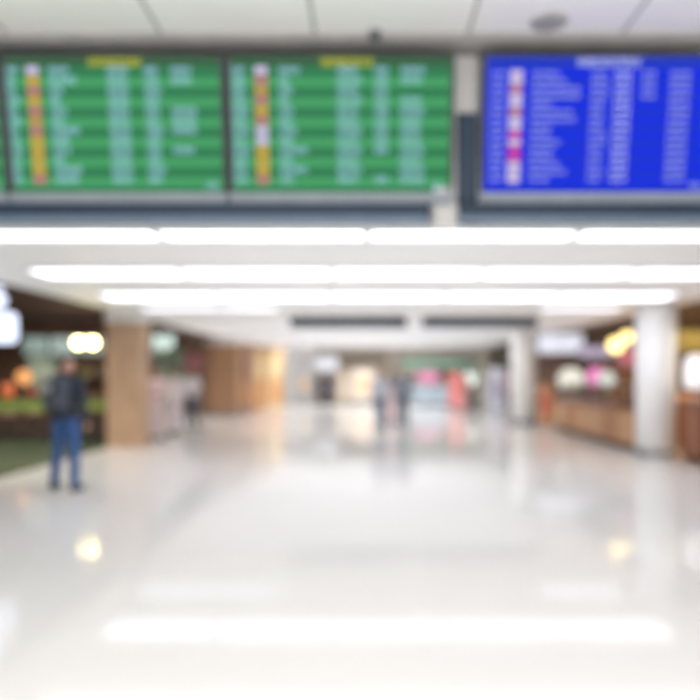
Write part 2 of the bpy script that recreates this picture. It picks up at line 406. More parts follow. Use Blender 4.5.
MB().box(-.28, .28, -.2, .2, 0, .05, .01).build('drip_tray', blackm, t)
for s in (-.13, .13): MB().cone((s, -.08, .34), (s, -.08, .26), .03, .025).cone((s, -.08, .29), (s, -.24, .27), .012, .014).build('portafilter', blackm, t)
# bar stools
def stool(px, Y, label):
    t = thing('bar_stool', label, 'stool', (X(px, Y), Y, .012), group='bar stools at the cafe counter')
    MB().lathe([(.17, .70), (.18, .72), (.18, .745), (.16, .76)]).build('seat', mat('stool_seat', '#6e4a3a', .5), t, smooth=True)
    for a in range(4):
        q = PI/4 + a*PI/2
        MB().cone((.2*math.cos(q), .2*math.sin(q), 0), (.11*math.cos(q), .11*math.sin(q), .7), .013, .015, 8).build('leg', blackm, t)
    m = MB(); pts = [(.17*math.cos(a*PI/8), .17*math.sin(a*PI/8), .25) for a in range(17)]; m.tube(pts, .009, 6).build('foot_ring', blackm, t)
stool(8, 13.0, 'dark bar stool at the cafe counter, nearest the left picture edge')
stool(34, 13.4, 'dark bar stool at the cafe counter, just left of the backpacked man')
stool(90, 14.3, 'dark bar stool at the cafe counter, between the man and the tan column')
# shelf unit on the cafe back wall with bottles
Y = 17.6
t = thing('wall_shelf', 'dark wall shelf under the menu boxes in the cafe', 'shelf', (X(90, Y), Y, 1.35))
MB().box(-.72, .72, 0, .38, 0, .04, .005).build('shelf_board', darkbr, t)
for s in (-.6, 0, .6): MB().box(s-.015, s+.015, .05, .38, -.2, 0).build('bracket', blackm, t)
cols = ['#c98a5a', '#a9553c', '#8f9f72', '#d8c7a0', '#6d4a3a', '#b9b3a8', '#c26f45', '#7f8f86']
names = ['orange', 'rust red', 'moss green', 'cream', 'brown', 'pale grey', 'amber', 'grey-green']
for k in range(8):
    r = .06; x = X(90, Y)-.62+k*.175
    t = thing('bottle', '%s bottle on the cafe wall shelf' % names[k], 'bottle', (x, Y+.18, 1.39), group='bottles on the cafe wall shelf')
    MB().lathe([(r*.9, 0), (r, .02), (r, .2), (r*.4, .27), (r*.35, .33)]).build('bottle_body', mat('bottle_%d' % k, cols[k], .3), t, smooth=True)
    MB().lathe([(r*.42, .331), (r*.42, .36)]).build('cap', blackm, t)

t = thing('refrigerator', 'tall pale green-grey refrigerator against the cafe back wall, left of the backpacked man', 'refrigerator', (X(40, 17.3), 17.3, .012))
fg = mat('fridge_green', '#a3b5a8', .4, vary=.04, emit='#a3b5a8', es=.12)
MB().box(-.3, .3, .0, .6, .06, 1.92, .03).build('cabinet_body', fg, t)
d = MB().box(-.29, .29, -.05, -.004, .1, 1.25, .015).build('door', fg, t); MB().box(.2, .23, -.09, -.05, .8, 1.15, .006).build('handle', chrome, d)
d = MB().box(-.29, .29, -.05, -.004, 1.28, 1.88, .015).build('door', fg, t); MB().box(.2, .23, -.09, -.05, 1.33, 1.6, .006).build('handle', chrome, d)
MB().box(-.28, .28, .03, .58, 0, .06).build('plinth', blackm, t)

# second shop on the left: pale green cabinet on its back wall
Y = 25.0
t = thing('display_cabinet', 'tall pale green display cabinet at the back, right of the tan column', 'cabinet', (X(162, Y), Y, 0))
pg = mat('pale_green', '#9dae9b', .5)
MB().box(-.7, .7, .05, .36, 0, .15).box(-.7, .7, .33, .36, .15, 2.3).box(-.7, -.66, .05, .33, .15, 2.3).box(.66, .7, .05, .33, .15, 2.3).box(-.7, .7, .05, .36, 2.3, 2.36).build('carcass', pg, t)
for z in (.7, 1.2, 1.75): MB().box(-.66, .66, .08, .33, z, z+.03).build('shelf', pg, t)
t = thing('wall_poster', 'dusky pink poster on the back wall above the pale-clothed people', 'poster', (X(192, 25.3), 25.36, 1.95))
MB().box(-.45, .45, 0, .03, -.35, .35, .005).build('poster_frame', darkbr, t)
MB().box(-.41, .41, -.006, 0, -.31, .31).build('poster_sheet', mat('poster_pink', '#b9787c', .6, vary=.2, scale=5), t)
t = thing('menu_lightbox', 'pale green lit box high in the second shop, right of the tan column', 'menu board', (X(160, 24.0), 24.0, Z(341, 24.0)))
MB().box(-.5, .5, 0, .1, -.25, .25, .01).build('case', blackm, t)
MB().box(-.47, .47, -.01, 0, -.22, .22).build('lit_panel', glow('pale_green_glow', '#cfe6dc', 1.1), t)
MB().cone((-.3, .05, .25), (-.3, .05, CL-Z(341, 24.0)), .01, .01, 8).cone((.3, .05, .25), (.3, .05, CL-Z(341, 24.0)), .01, .01, 8).build('hanger', blackm, t)

# far left storefronts: orange lit shop window, beige piers, grey shutters
def panel_shop(name, cat, label, px0, px1, Y, top, body, glowm, bands, pier=None, ypx=None):
    x0, x1 = X(px0, Y), X(px1, Y); w = (x1-x0)/2
    t = thing(name, label, cat, ((x0+x1)/2, Y, 0))
    MB().box(-w, w, .25, .33, 0, top, .01).build('back_panel', body, t)
    MB().box(-w, -w+.1, 0, .25, 0, top, .008).box(w-.1, w, 0, .25, 0, top, .008).box(-w+.1, w-.1, 0, .25, top-.2, top).build('surround', pier or body, t)
    for k, (z0, z1, m) in enumerate(bands):
        MB().box(-w+.14, w-.14, .18, .245, z0, z1, .01).build('display_panel', m, t)
    return t
beige = mat('beige_panel', '#d2bda0', .6); pinkish = mat('pink_beige', '#d7b4a0', .6); orangep = mat('orange_panel', '#dcae80', .6, vary=.1, emit='#e0a468', es=.2)
yel_p = mat('pale_yellow_panel', '#dcc79c', .6, emit='#dcc79c', es=.3); greyp = mat('grey_panel', '#a6a5a6', .6); greyl = mat('light_grey_panel', '#bfc0c4', .6)
panel_shop('shop_window', 'shop window', 'pinkish shop window beside the far brown column on the left', 239, 252, 27.5, 2.7, pinkish, None, [(.3, 1.2, orangep), (1.3, 2.3, pinkish)])
panel_shop('shop_window', 'shop window', 'warm orange lit shop window on the far left side', 251, 268, 29.6, 2.7, orangep, None, [(.2, 1.2, orangep), (1.3, 2.3, yel_p)], beige)
panel_shop('shop_window', 'shop window', 'pale yellow shop window between the orange one and the grey shutters', 267, 284, 31.6, 2.7, yel_p, None, [(.2, 1.2, orangep), (1.3, 2.3, yel_p)], mat('tan_pier', '#b8a084', .6))
# shutters
Y = 33.6
for k, (a, b) in enumerate([(285, 298), (299, 313)]):
    x0, x1 = X(a, Y), X(b, Y); w = (x1-x0)/2
    t = thing('roller_shutter', 'grey roller shutter in the far background, %s of two' % ['left', 'right'][k], 'shutter', ((x0+x1)/2, Y, 0), group='grey shutters in the far background')
    m = MB()
    for j in range(22): m.box(-w+.04, w-.04, .03, .06, .05+j*.11, .145+j*.11, .01)
    m.build('slats', greyp if k else greyl, t)
    MB().box(-w, -w+.05, 0, .1, 0, 2.5).box(w-.05, w, 0, .1, 0, 2.5).build('guide_rail', chrome, t)
    MB().box(-w, w, -.05, .25, 2.5, 2.8, .02).build('roller_box', greyl, t)
    if k: MB().box(-.3, .05, .0, .028, .75, 1.25, .005).build('notice', mat('tan_notice', '#cfae8c', .6), t)

# ------------------------------------------------------------------ far wall shops
def lightbox(name, label, cat, px0, px1, py0, py1, Y, m, shape='rect', hang=True, letters=None, lm=None, group=None):
    x0, x1, z0, z1 = X(px0, Y), X(px1, Y), Z(py1, Y), Z(py0, Y)
    t = thing(name, label, cat, ((x0+x1)/2, Y, (z0+z1)/2), group=group); w = (x1-x0)/2; h = (z1-z0)/2
    if shape == 'rect':
        MB().prism(rrect(-w-.02, w+.02, -h-.02, h+.02, min(w, h)*.15), 0, .12).build('case', chrome, t)
        MB().prism(rrect(-w, w, -h, h, min(w, h)*.12), -.015, -.001).build('lit_panel', m, t)
    else:
        P = [(w*math.cos(a*PI/20), h*math.sin(a*PI/20)) for a in range(40)]
        MB().prism([(p[0]*1.04, p[1]*1.04) for p in P], 0, .12).build('case', chrome, t)
        MB().prism(P, -.015, -.001).build('lit_panel', m, t)
    if letters:
        q = MB(); rr = random.Random(3)
        words(q, -w*.6, w*.6, 0, h*.5, -.017, rr, w*.24, .7); q.build('sign_marks', lm, t)
    if hang:
        zc = CL-(z0+z1)/2
        MB().cone((-w*.6, .06, h*.6), (-w*.6, .06, zc), .012, .012, 8).cone((w*.6, .06, h*.6), (w*.6, .06, zc), .012, .012, 8).build('hanger', chrome, t)
    return t
lightbox('lightbox_sign', 'white rectangular lit sign in the far background, right of the grey shutters', 'sign', 315, 338, 357, 371, 33.0, glow('white_sign', '#eceef6', .8))
lightbox('lightbox_sign', 'pink oval glowing sign in the far background under the green awning', 'sign', 416, 440, 371, 383, 33.0, glow('pink_sign', '#f79fc6', .8), 'oval')
lightbox('lightbox_sign', 'round white-green glowing sign in the far background beside the red banner', 'sign', 463, 477, 372, 386, 32.0, glow('round_sign', '#e6f5ea', 1.05), 'oval')
lightbox('lightbox_sign', 'wide white lit sign high between the two white columns', 'sign', 538, 583, 334, 353, 21.0, glow('wide_sign', '#eeeefa', .8))
lightbox('lightbox_sign', 'purple-grey lit sign strip behind the yellow globe lamps', 'sign', 578, 611, 347, 357, 20.55, glow('purple_sign', '#c3b4cc', .8))
lightbox('lightbox_sign', 'round pink glowing sign above the bakery counter', 'sign', 587, 606, 367, 387, 19.8, glow('pink_round', '#ef86c0', 1.0), 'oval', letters=None)
lightbox('lightbox_sign', 'round pale sign overlapping the pink one above the bakery counter', 'sign', 598, 615, 371, 389, 19.4, glow('pale_round', '#d8dcd2', .9), 'oval')
lightbox('lightbox_sign', 'pale cream lit sign above the far end of the bakery counter', 'sign', 558, 584, 368, 392, 20.2, glow('cream_sign', '#e2dfd0', 1.0), 'oval')
lightbox('lightbox_sign', 'rose red lit panel below the globe lamps, left of the large white column', 'sign', 618, 638, 347, 366, 17.0, glow('rose_sign', '#c8727c', .7))
# green awning
def awning(label, px0, px1, py0, py1, Y, m):
    x0, x1 = X(px0, Y), X(px1, Y); z0, z1 = Z(py1, Y), Z(py0, Y)
    t = thing('awning', label, 'awning', ((x0+x1)/2, Y, 0)); w = (x1-x0)/2
    MB().prismx([(0, z0), (0, z0+.12), (1.0, z1), (1.0, z1-.05)], -w, w).build('canopy', m, t)
    q = MB(); n = 12
    for k in range(n):
        a = -w + 2*w*k/n; b = a + 2*w/n
        q.prism([(a, z0), (b, z0), (b, z0-.08), ((a+b)/2, z0-.14), (a, z0-.08)], -.01, .01)
    q.build('valance', m, t)
    for s in (-w+.05, w-.05): MB().cone((s, .03, z0), (s, 1.0, z0-.3), .02, .02, 8).build('support_arm', chrome, t)
awning('sea green awning over the far shops', 402, 474, 357, 366, 33.6, mat('sea_green', '#7d9f8c', .7))
awning('short dark olive awning left of the far round column', 492, 516, 360, 368, 33.4, mat('olive_awning', '#6f7160', .7))
t = thing('shop_fascia', 'dark brown fascia board over the far poster shop', 'fascia', (X(362, 34.6), 34.6, 0))
MB().box(-1.25, 1.25, 0, .3, Z(364, 34.6), Z(353, 34.6), .01).build('fascia_board', mat('umber', '#857a6a', .6), t)
MB().box(-1.25, -1.1, 0, .3, 0, Z(364.2, 34.6)).box(1.1, 1.25, 0, .3, 0, Z(364.2, 34.6)).build('door_posts', mat('umber_light', '#b5a48e', .6), t)
def poster(label, px0, px1, py0, py1, Y, c, c2):
    x0, x1 = X(px0, Y), X(px1, Y); z0, z1 = Z(py1, Y), Z(py0, Y)
    t = thing('poster_stand', label, 'poster', ((x0+x1)/2, Y, 0)); w = (x1-x0)/2
    MB().box(-w, w, 0, .05, z0, z1, .01).build('poster_panel', c, t)
    MB().prism([((w*.55)*math.cos(a*PI/12), (z0+z1)/2+(z1-z0)*.3*math.sin(a*PI/12)) for a in range(24)], -.012, -.001).build('printed_shape', c2, t)
    MB().box(-w, -w+.05, .05, .1, 0, z1-.05).box(w-.05, w, .05, .1, 0, z1-.05).build('upright', chrome, t)
    MB().box(-w-.05, w+.05, -.15, .3, 0, .05, .01).build('foot', chrome, t)
cream = mat('cream_panel', '#d5cabd', .6)
poster('cream poster stand with orange round print in the far background', 352, 374, 369, 400, 33.8, cream, mat('peach_print', '#dfae84', .6))
poster('beige poster stand left of the cream one in the far background', 337, 350, 371, 402, 34.2, mat('greige_panel', '#c4b39d', .6), cream)
poster('pale lilac poster stand in front of the olive awning', 488, 505, 368, 412, 28.0, mat('lilac_panel', '#dcdce8', .6, emit='#dcdce8', es=.25), mat('lilac_print', '#d3cde4', .6))
poster('small rose poster stand beside the far round column', 505, 513, 372, 392, 31.0, mat('rose_panel', '#d9899a', .6), cream)
# far grey-blue counter
t = thing('service_counter', 'grey-blue service counter below the pink oval sign', 'counter', (X(432, 32.4), 32.4, 0))
MB().box(-.95, .95, 0, .6, .08, 1.0, .02).build('counter_body', mat('grey_blue', '#8f9ba5', .5), t)
MB().box(-1.0, 1.0, -.05, .62, 1.0, 1.05, .01).build('worktop', mat('dark_top', '#6f6a66', .4), t)
MB().box(-.9, .9, .04, .55, 0, .08).build('plinth', blackm, t)
# round back shelf beside counter
t = thing('display_shelf', 'tan display shelf unit left of the round white-green sign', 'shelf', (X(447, 34.8), 34.8, 0))
MB().box(-.5, .5, .32, .35, 0, 1.9).box(-.5, -.46, 0, .32, 0, 1.9).box(.46, .5, 0, .32, 0, 1.9).build('carcass', beige, t)
for z in (.1, .6, 1.1, 1.6): MB().box(-.46, .46, 0, .32, z, z+.03).build('shelf', beige, t)
t = thing('beige_pier', 'slim pale beige pier right of the round glowing sign', 'pier', (X(483, 34.0), 34.0, 0))
MB().box(-.16, .16, 0, .3, .1, CL, .01).build('pier_shaft', mat('pier_beige', '#d6cfbe', .6), t)
MB().box(-.19, .19, -.03, .33, 0, .1, .01).build('skirting', greyp, t)
# red banner stand
t = thing('banner_stand', 'tall salmon red banner stand left of the round glowing sign', 'banner', (X(455, 29.0), 29.0, 0))
MB().box(-.26, .26, 0, .02, .12, 1.55, .003).build('banner', mat('salmon', '#e58c86', .6, emit='#e58c86', es=.2), t)
MB().box(-.3, .3, -.12, .14, 0, .1, .02).build('base', chrome, t)
MB().cone((0, .04, .1), (0, .04, 1.56), .012, .012, 8).build('pole', chrome, t)

# ------------------------------------------------------------------ bakery counter on the right
cx = 5.1; y0, y1 = 13.3, 19.0
t = thing('bakery_counter', 'long orange-brown wooden bakery counter between the two white columns', 'counter', (cx+.4, (y0+y1)/2, 0)); L = (y1-y0)/2
bw = mat('bakery_wood', '#b98c68', .5, vary=.14, scale=4, stretch=(1,3,.5))
MB().box(-.35, .35, -L, L, .1, .78, .015).build('counter_body', bw, t)
MB().box(-.30, .33, -L+.04, L-.04, .013, .1).build('plinth', mat('plinth_brown', '#54402f', .6), t)
MB().box(-.4, .4, -L-.03, L+.03, .78, .84, .015).build('worktop', mat('worktop_tan', '#a8683f', .4), t)
for k in range(6):
    a = -L + .08 + k*(2*L-.1)/6
    MB().box(-.372, -.352, a, a+(2*L-.1)/6-.08, .18, .72, .006).build('door_panel', mat('door_panel%d' % (k % 3), ['#cf9f76', '#b98460', '#cda27c'][k % 3], .5), t)
glassm = bpy.data.materials.new('clear_glass'); glassm.use_nodes = True
gb = glassm.node_tree.nodes['Principled BSDF']; gb.inputs['Transmission Weight'].default_value = 1; gb.inputs['Roughness'].default_value = .02; gb.inputs['IOR'].default_value = 1.02
gb.inputs['Base Color'].default_value = (.95, .97, .97, 1)
for k in range(3):
    a = y0 + .1 + k*1.88; w = 1.8
    t = thing('display_case', ['glass display case on the bakery counter, nearest the large white column', 'middle glass display case on the bakery counter', 'glass display case at the far end of the bakery counter'][k], 'display case', (cx+.4, a+w/2, .84), group='glass cases on the bakery counter')
    h = w/2
    f = MB()
    for sx in (-.3, .3):
        for sy in (-h, h-.03): f.box(sx-.012, sx+.012, sy, sy+.03, 0, .4)
    f.box(-.32, .32, -h, h, .4, .43).box(-.32, .32, -h, h, 0, .02).build('case_frame', darkbr if k == 0 else chrome, t)
    MB().box(-.31, -.305, -h+.03, h-.03, .02, .4).build('glass_pane', glassm, t)
    MB().box(-.24, .28, -h+.04, h-.04, .2, .215).build('inner_shelf', chrome, t)
    tn = ['nearest', 'middle', 'farthest'][k]
    bc = ['#d99a55', '#b5632f', '#e6b877', '#c7508a' if k == 1 else '#c97c46', '#8f4a2c']
    bn = ['golden', 'dark brown', 'pale yellow', 'pink' if k == 1 else 'orange', 'chestnut']
    for j in range(5):
        yy = a + .25 + j*.32
        o = MB()
        q = [(.0, 0.), (.1, .0), (.13, .04), (.11, .09), (.05, .12), (.0, .125)]
        o.lathe(q, seg=18)
        o = o.build('bread_loaf', mat('bread_%s' % bn[j].replace(' ', '_'), bc[j], .6, vary=.15, scale=12), loc=(cx+.3, yy, .84+.216), smooth=True)
        tag(o, 'round %s loaf on the glass-case shelf, %s case' % (bn[j], tn), 'bread', 'loaves in the bakery cases')
poster('orange poster stand beside the far end of the bakery counter', 538, 553, 384, 424, 20.2, mat('orange_stand', '#cf9c78', .6), mat('red_print', '#c2605a', .6))
# register on the counter: dark shape
t = thing('cash_register', 'black cash register on the brown counter island behind the bakery cases', 'cash register', (6.75, 16.6, 1.02))
MB().box(-.22, .22, -.25, .25, 0, .12, .01).build('drawer_base', blackm, t)
MB().prism([(-.2, .12), (.15, .12), (.15, .22), (-.2, .16)], -.2, .2).build('keypad', blackm, t)
MB().box(-.02, .02, -.03, .03, .2, .3).box(-.06, -.02, -.2, .2, .26, .5, .008).build('screen_head', blackm, t)
t = thing('back_counter', 'brown wooden work counter behind the bakery cases', 'counter', (6.85, 16.2, 0))
MB().box(-.35, .35, -2.2, 2.2, .012, .97, .015).build('counter_body', mat('back_counter_wood', '#b57a4c', .5, vary=.14, scale=4), t)
MB().box(-.38, .38, -2.25, 2.25, .97, 1.02, .01).build('worktop', mat('worktop_tan', '#a8683f', .4), t)
# orange wall panel behind the globe lamps
t = thing('wood_screen', 'tall orange wooden screen beside the large white column', 'screen', (0, 0, 0))
MB().box(-.03, .03, -.55, .55, .012, 1.9, .008).build('screen_frame', mat('screen_orange', '#b8876a', .5, vary=.12), t)
for k in range(5): MB().box(-.05, -.03, -.5+k*.21, -.36+k*.21, .1, 1.8, .004).build('slat', mat('slat_orange', '#c99a7a', .5), t)
t.location = (7.75, 21.6, 0)
t.rotation_euler = (0, 0, PI/2)

# ------------------------------------------------------------------ shop at right edge
Y = 11.6
t = thing('reception_counter', 'brown wooden counter at the right picture edge, right of the large white column', 'counter', (6.35, Y+.35, 0)); w = .78
MB().box(-w, w, -.3, .3, .08, .98, .015).build('counter_body', wooddk, t)
MB().box(-w+.03, w-.03, -.27, .28, .012, .08).build('plinth', blackm, t)
MB().box(-w-.03, w+.03, -.34, .33, .98, 1.03, .012).build('worktop', mat('worktop_dark', '#7d5743', .35), t)
for k in range(3): MB().box(-w+.04+k*.5, -w+.5+k*.5, -.318, -.302, .14, .9, .005).build('front_panel', mat('counter_panel', '#9c6a50', .5, vary=.12), t)
t = thing('table_lamp', 'white glowing shaded lamp on the brown counter at the right edge', 'lamp', (X(697, 11.95), 11.95, 1.03))
MB().lathe([(.09, 0), (.09, .02), (.02, .04), (.018, .24)]).build('base', chrome, t, smooth=True)
MB().lathe([(.17, .22), (.20, .25), (.21, .5), (.17, .74), (.1, .80)], seg=32).build('lamp_shade', mat('shade_white', '#efe9e6', .6, emit='#f3ecea', es=.5), t, smooth=True)
t = thing('ceiling_banner', 'olive gold panel hanging from the ceiling at the right edge', 'banner', (X(696, 14.5), 14.5, Z(351, 14.5)))
MB().box(-.42, .42, 0, .04, 0, .42, .005).build('panel', mat('olive_gold', '#8d7a3a', .6, vary=.15, scale=3, emit='#8d7a3a', es=.2), t)
MB().cone((-.3, .02, .42), (-.3, .02, CL-Z(351, 14.5)), .008, .008, 8).cone((.3, .02, .42), (.3, .02, CL-Z(351, 14.5)), .008, .008, 8).build('hanger', blackm, t)
t = thing('wall_cabinet', 'dark grey tall cabinet behind the brown counter, right of the large white column', 'cabinet', (7.3, 13.3, 0))
MB().box(-.55, .55, 0, .4, .012, 1.95, .015).build('cabinet_body', mat('cabinet_grey', '#575450', .6), t)
for s in (-1, 1):
    d = MB().box(s*.27-.25, s*.27+.25, -.02, 0, .1, 1.88, .005).build('door', mat('cabinet_door', '#66625b', .6), t)
    MB().box(s*.05-.01, s*.05+.01, -.045, -.02, .9, 1.1, .003).build('handle', chrome, d)
t = thing('beige_pier', 'narrow pinkish beige pier directly behind the large white column', 'pier', (6.12, 14.0, 0))
MB().box(-.12, .12, 0, .3, .1, CL, .01).build('pier_shaft', mat('pier_pink', '#cdb9ae', .6), t)
MB().box(-.14, .14, -.02, .32, .012, .1, .005).build('skirting', darkbr, t)

# ------------------------------------------------------------------ people
def cap(m, a, b, ra, rb, seg=16):
    m.cone(a, b, ra, rb, seg); m.sphere(a, ra, seg, 10); m.sphere(b, rb, seg, 10)
def person(label, px, py, h, top, bottom, skin='#c79a82', hair='#231d1b', rot=0, stance=.0, stride=.12, longhair=False, skirt=False, arms='down', shoe='#2a2a2c', pack=None, group=None, sleeve=True, headturn=0, lean=0):
    """A standing/walking person. Local: facing -Y, feet at z=0, height 1.72 scaled."""
    Y = F*EYE/(py-VY)
    t = thing('person', label, 'person', (X(px, Y), Y, 0), rot, group)
    k = h/1.72
    V = lambda x, y, z: Vector((x*k, y*k, z*k))
    J = {}
    st = .095 + stance
    for s, n in ((-1, 'l'), (1, 'r')):
        f = -s*stride
        J['hip'+n] = V(s*.088, 0, .90); J['knee'+n] = V(s*(.088+stance*.5), f*.5-.02, .49)
        J['ank'+n] = V(s*(.088+stance), f+.03, .085); J['toe'+n] = V(s*(.088+stance+.02), f-.13, .03); J['heel'+n] = V(s*(.088+stance), f+.06, .035)
        J['sh'+n] = V(s*.178, .01, 1.375)
        if arms == 'down' or (arms == 'right' and s < 0):
            J['el'+n] = V(s*.245, .03+f*-.3, 1.12); J['wr'+n] = V(s*.235, -.05+f*-.8, .88)
        elif arms == 'strap' or arms == 'right':
            J['el'+n] = V(s*.27, -.02, 1.13); J['wr'+n] = V(s*.15, -.19, 1.25)
        else:
            J['el'+n] = V(s*.24, -.05, 1.12); J['wr'+n] = V(s*.10, -.25, 1.08)
    hc = V(0, -.015, 1.605)
    R = Matrix.Rotation(headturn, 3, 'Z')
    def Hd(x, y, z): return hc + R @ V(x, y, z)
    # ---- continuous body
    m = MB()
    m.sphere(V(0,0,.98), (.145*k, .098*k, .11*k)); m.sphere(V(0,0,1.10), (.135*k, .095*k, .14*k)); m.sphere(V(0,.005,1.26), (.165*k, .11*k, .17*k))
    cap(m, V(-.12,.01,1.385), V(.12,.01,1.385), .062*k, .062*k)
    cap(m, V(0,.015,1.38), V(0,-.005,1.52), .06*k, .052*k)
    m.sphere(hc, (.077*k, .095*k, .115*k)); m.sphere(Hd(0,-.025,-.055), (.055*k, .062*k, .06*k)); m.sphere(Hd(0,-.065,-.09), (.024*k, .022*k, .02*k))
    m.cone(Hd(0,-.088,.02), Hd(0,-.105,-.022), .008*k, .015*k, 8); m.sphere(Hd(0,-.104,-.024), (.015*k,.014*k,.011*k), 8, 6)
    for s in (-1, 1): m.sphere(Hd(s*.077, .008, -.005), (.012*k, .02*k, .032*k), 10, 8)
    for s, n in ((-1, 'l'), (1, 'r')):
        cap(m, J['hip'+n], J['knee'+n], .074*k, .05*k); cap(m, J['knee'+n], J['ank'+n], .054*k, .036*k)
        cap(m, J['heel'+n], J['toe'+n], .034*k, .026*k)
        cap(m, J['sh'+n], J['el'+n], .050*k, .038*k); cap(m, J['el'+n], J['wr'+n], .037*k, .025*k)
        # hand: palm, four curled fingers, thumb
        d = (J['wr'+n]-J['el'+n]).normalized()
        side = Vector((0, -1, 0)) - d*d.dot(Vector((0, -1, 0)))       # direction of the thumb side
        if side.length < .2: side = Vector((0, 0, 1)) - d*d.dot(Vector((0, 0, 1)))
        side.normalize(); inn = d.cross(side); 
        if inn.x*s > 0: inn = -inn
        w = J['wr'+n]; pc = w + d*.045*k
        cap(m, pc+side*.022*k, pc-side*.022*k, .019*k, .018*k, 10); cap(m, w+d*.08*k+side*.026*k, w+d*.08*k-side*.026*k, .015*k, .014*k, 10); cap(m, w, pc, .024*k, .021*k, 10)
        for q, (of, ln) in enumerate(((.031, .070), (.0105, .080), (-.0105, .074), (-.031, .058))):
            b0 = w + d*.088*k + side*of*k; b1 = b0 + d*ln*.45*k + inn*.008*k; b2 = b1 + d*ln*.3*k + inn*.014*k; b3 = b2 + d*ln*.2*k + inn*.016*k
            cap(m, b0, b1, .0086*k, .0082*k, 8); cap(m, b1, b2, .0082*k, .0076*k, 8); cap(m, b2, b3, .0076*k, .0068*k, 8)
        t0 = w + d*.035*k + side*.025*k; t1 = t0 + (side*.7+d*.6)*.036*k + inn*.006*k; t2 = t1 + (side*.25+d*.9)*.034*k + inn*.008*k
        cap(m, t0, t1, .012*k, .0098*k, 8); cap(m, t1, t2, .0095*k, .008*k, 8)
    body = m.build('body', mat('skin_'+skin[1:], skin, .55, vary=.03), t, remesh=.0075*k, sm=2)
    # eyes and mouth
    ew = mat('eye_white', '#ece8e2', .3); ed = mat('iris_dark', '#2b1e18', .3)
    for s in (-1, 1):
        e = MB().sphere(Hd(s*.03, -.086, .012), .0125*k, 12, 8).build('eye', ew, t, smooth=True)
        MB().sphere(Hd(s*.03, -.095, .012), .0062*k, 10, 6).build('iris', ed, e, smooth=True)
    MB().sphere(Hd(0, -.087, -.058), (.022*k, .008*k, .006*k), 12, 8).build('mouth', mat('lips', '#a8605a', .5), t, smooth=True)
    # hair
    m = MB(); m.sphere(Hd(0, .006, .030), (.088*k, .104*k, .104*k)); m.sphere(Hd(0, .045, -.03), (.075*k, .062*k, .08*k))
    if longhair:
        cap(m, Hd(0, .06, -.02), Hd(0, .085, -.2), .07*k, .06*k); cap(m, Hd(-.05, .04, -.03), Hd(-.06, .06, -.17), .035*k, .03*k); cap(m, Hd(.05, .04, -.03), Hd(.06, .06, -.17), .035*k, .03*k)
    hb = m.bm
    # clear the face: push the front of the hair up to a hairline
    for v in hb.verts:
        p = R.inverted() @ (v.co - hc)
        if p.y < -.02*k and p.z < .05*k: v.co = hc + R @ Vector((p.x*.8, -.02*k + (p.y+.02*k)*.15, p.z))
    m.build('hair', mat('hair_'+hair[1:], hair, .7, vary=.2, scale=30), t, remesh=.010*k, sm=1)
    # top
    g = .016*k
    m = MB()
    m.sphere(V(0,0,1.0), (.172*k, .125*k, .12*k)); m.sphere(V(0,0,1.12), (.158*k, .118*k, .16*k)); m.sphere(V(0,.005,1.27), (.182*k, .13*k, .165*k))
    m.cone(V(0,0,.90), V(0,0,1.2), .165*k, .14*k, 24)
    cap(m, V(-.12,.01,1.375), V(.12,.01,1.375), .076*k, .076*k); cap(m, V(0,.012,1.385), V(0,.012,1.455), .074*k, .064*k)
    for n in 'lr':
        cap(m, J['sh'+n], J['el'+n], .068*k, .053*k)
        if sleeve:
            cap(m, J['el'+n], J['wr'+n], .052*k, .036*k)
    m.build('jacket' if pack else 'shirt', mat('cloth_'+top[1:], top, .85, vary=.05, scale=9), t, remesh=.011*k, sm=3)
    # bottom
    m = MB(); m.sphere(V(0,0,.93), (.168*k, .122*k, .11*k))
    if skirt:
        m.cone(V(0,0,.12), V(0,0,.95), .25*k, .155*k, 28)
        nm = 'skirt'
    else:
        nm = 'trousers'
        for n in 'lr':
            cap(m, J['hip'+n], J['knee'+n], .088*k, .068*k); cap(m, J['knee'+n], J['ank'+n]+Vector((0,0,.02*k)), .066*k, .056*k)
    m.build(nm, mat('cloth_'+bottom[1:], bottom, .85, vary=.06, scale=9), t, remesh=.011*k, sm=2)
    for n in 'lr':
        m = MB(); cap(m, J['heel'+n], J['toe'+n], .042*k, .036*k, 12); cap(m, J['heel'+n]+Vector((0,0,.02*k)), J['ank'+n], .040*k, .042*k, 12)
        bmesh.ops.bisect_plane(m.bm, geom=m.bm.verts[:]+m.bm.edges[:]+m.bm.faces[:], plane_co=(0,0,-.02), plane_no=(0,0,1))
        for v in m.bm.verts: v.co.z = max(v.co.z, .001)
        m.build('shoe', mat('shoe_'+shoe[1:], shoe, .5), t, remesh=.009*k, sm=1)
    if pack:
        m = MB(); m.box(-.15*k, .15*k, .12*k, .29*k, 1.02*k, 1.44*k, .05*k)
        bp = m.build('backpack', mat('pack_'+pack[1:], pack, .8, vary=.12, scale=12), t, smooth=True)
        MB().box(-.115*k, .115*k, .28*k, .335*k, 1.06*k, 1.24*k, .022*k).build('front_pocket', mat('pack_pocket', '#4c5059', .8), bp, smooth=True)
        MB().lathe([(.0, 0), (.052*k, 0), (.052*k, .006*k), (.0, .008*k)], seg=24).build('round_badge', mat('badge', '#aab0a8', .5), bp, loc=V(.07, .295, 1.31), rot=(-PI/2, 0, 0))
        for s in (-1, 1):
            m = MB(); pts = [V(s*.10, .14, 1.40), V(s*.105, .09, 1.47), V(s*.115, .0, 1.485), V(s*.12, -.09, 1.43), V(s*.125, -.14, 1.28), V(s*.14, -.10, 1.12), V(s*.15, .1, 1.06)]
            m.tube(pts, .018*k, 8).build('shoulder_strap', mat('pack_strap', '#2c3036', .8), bp, smooth=True)
    return t
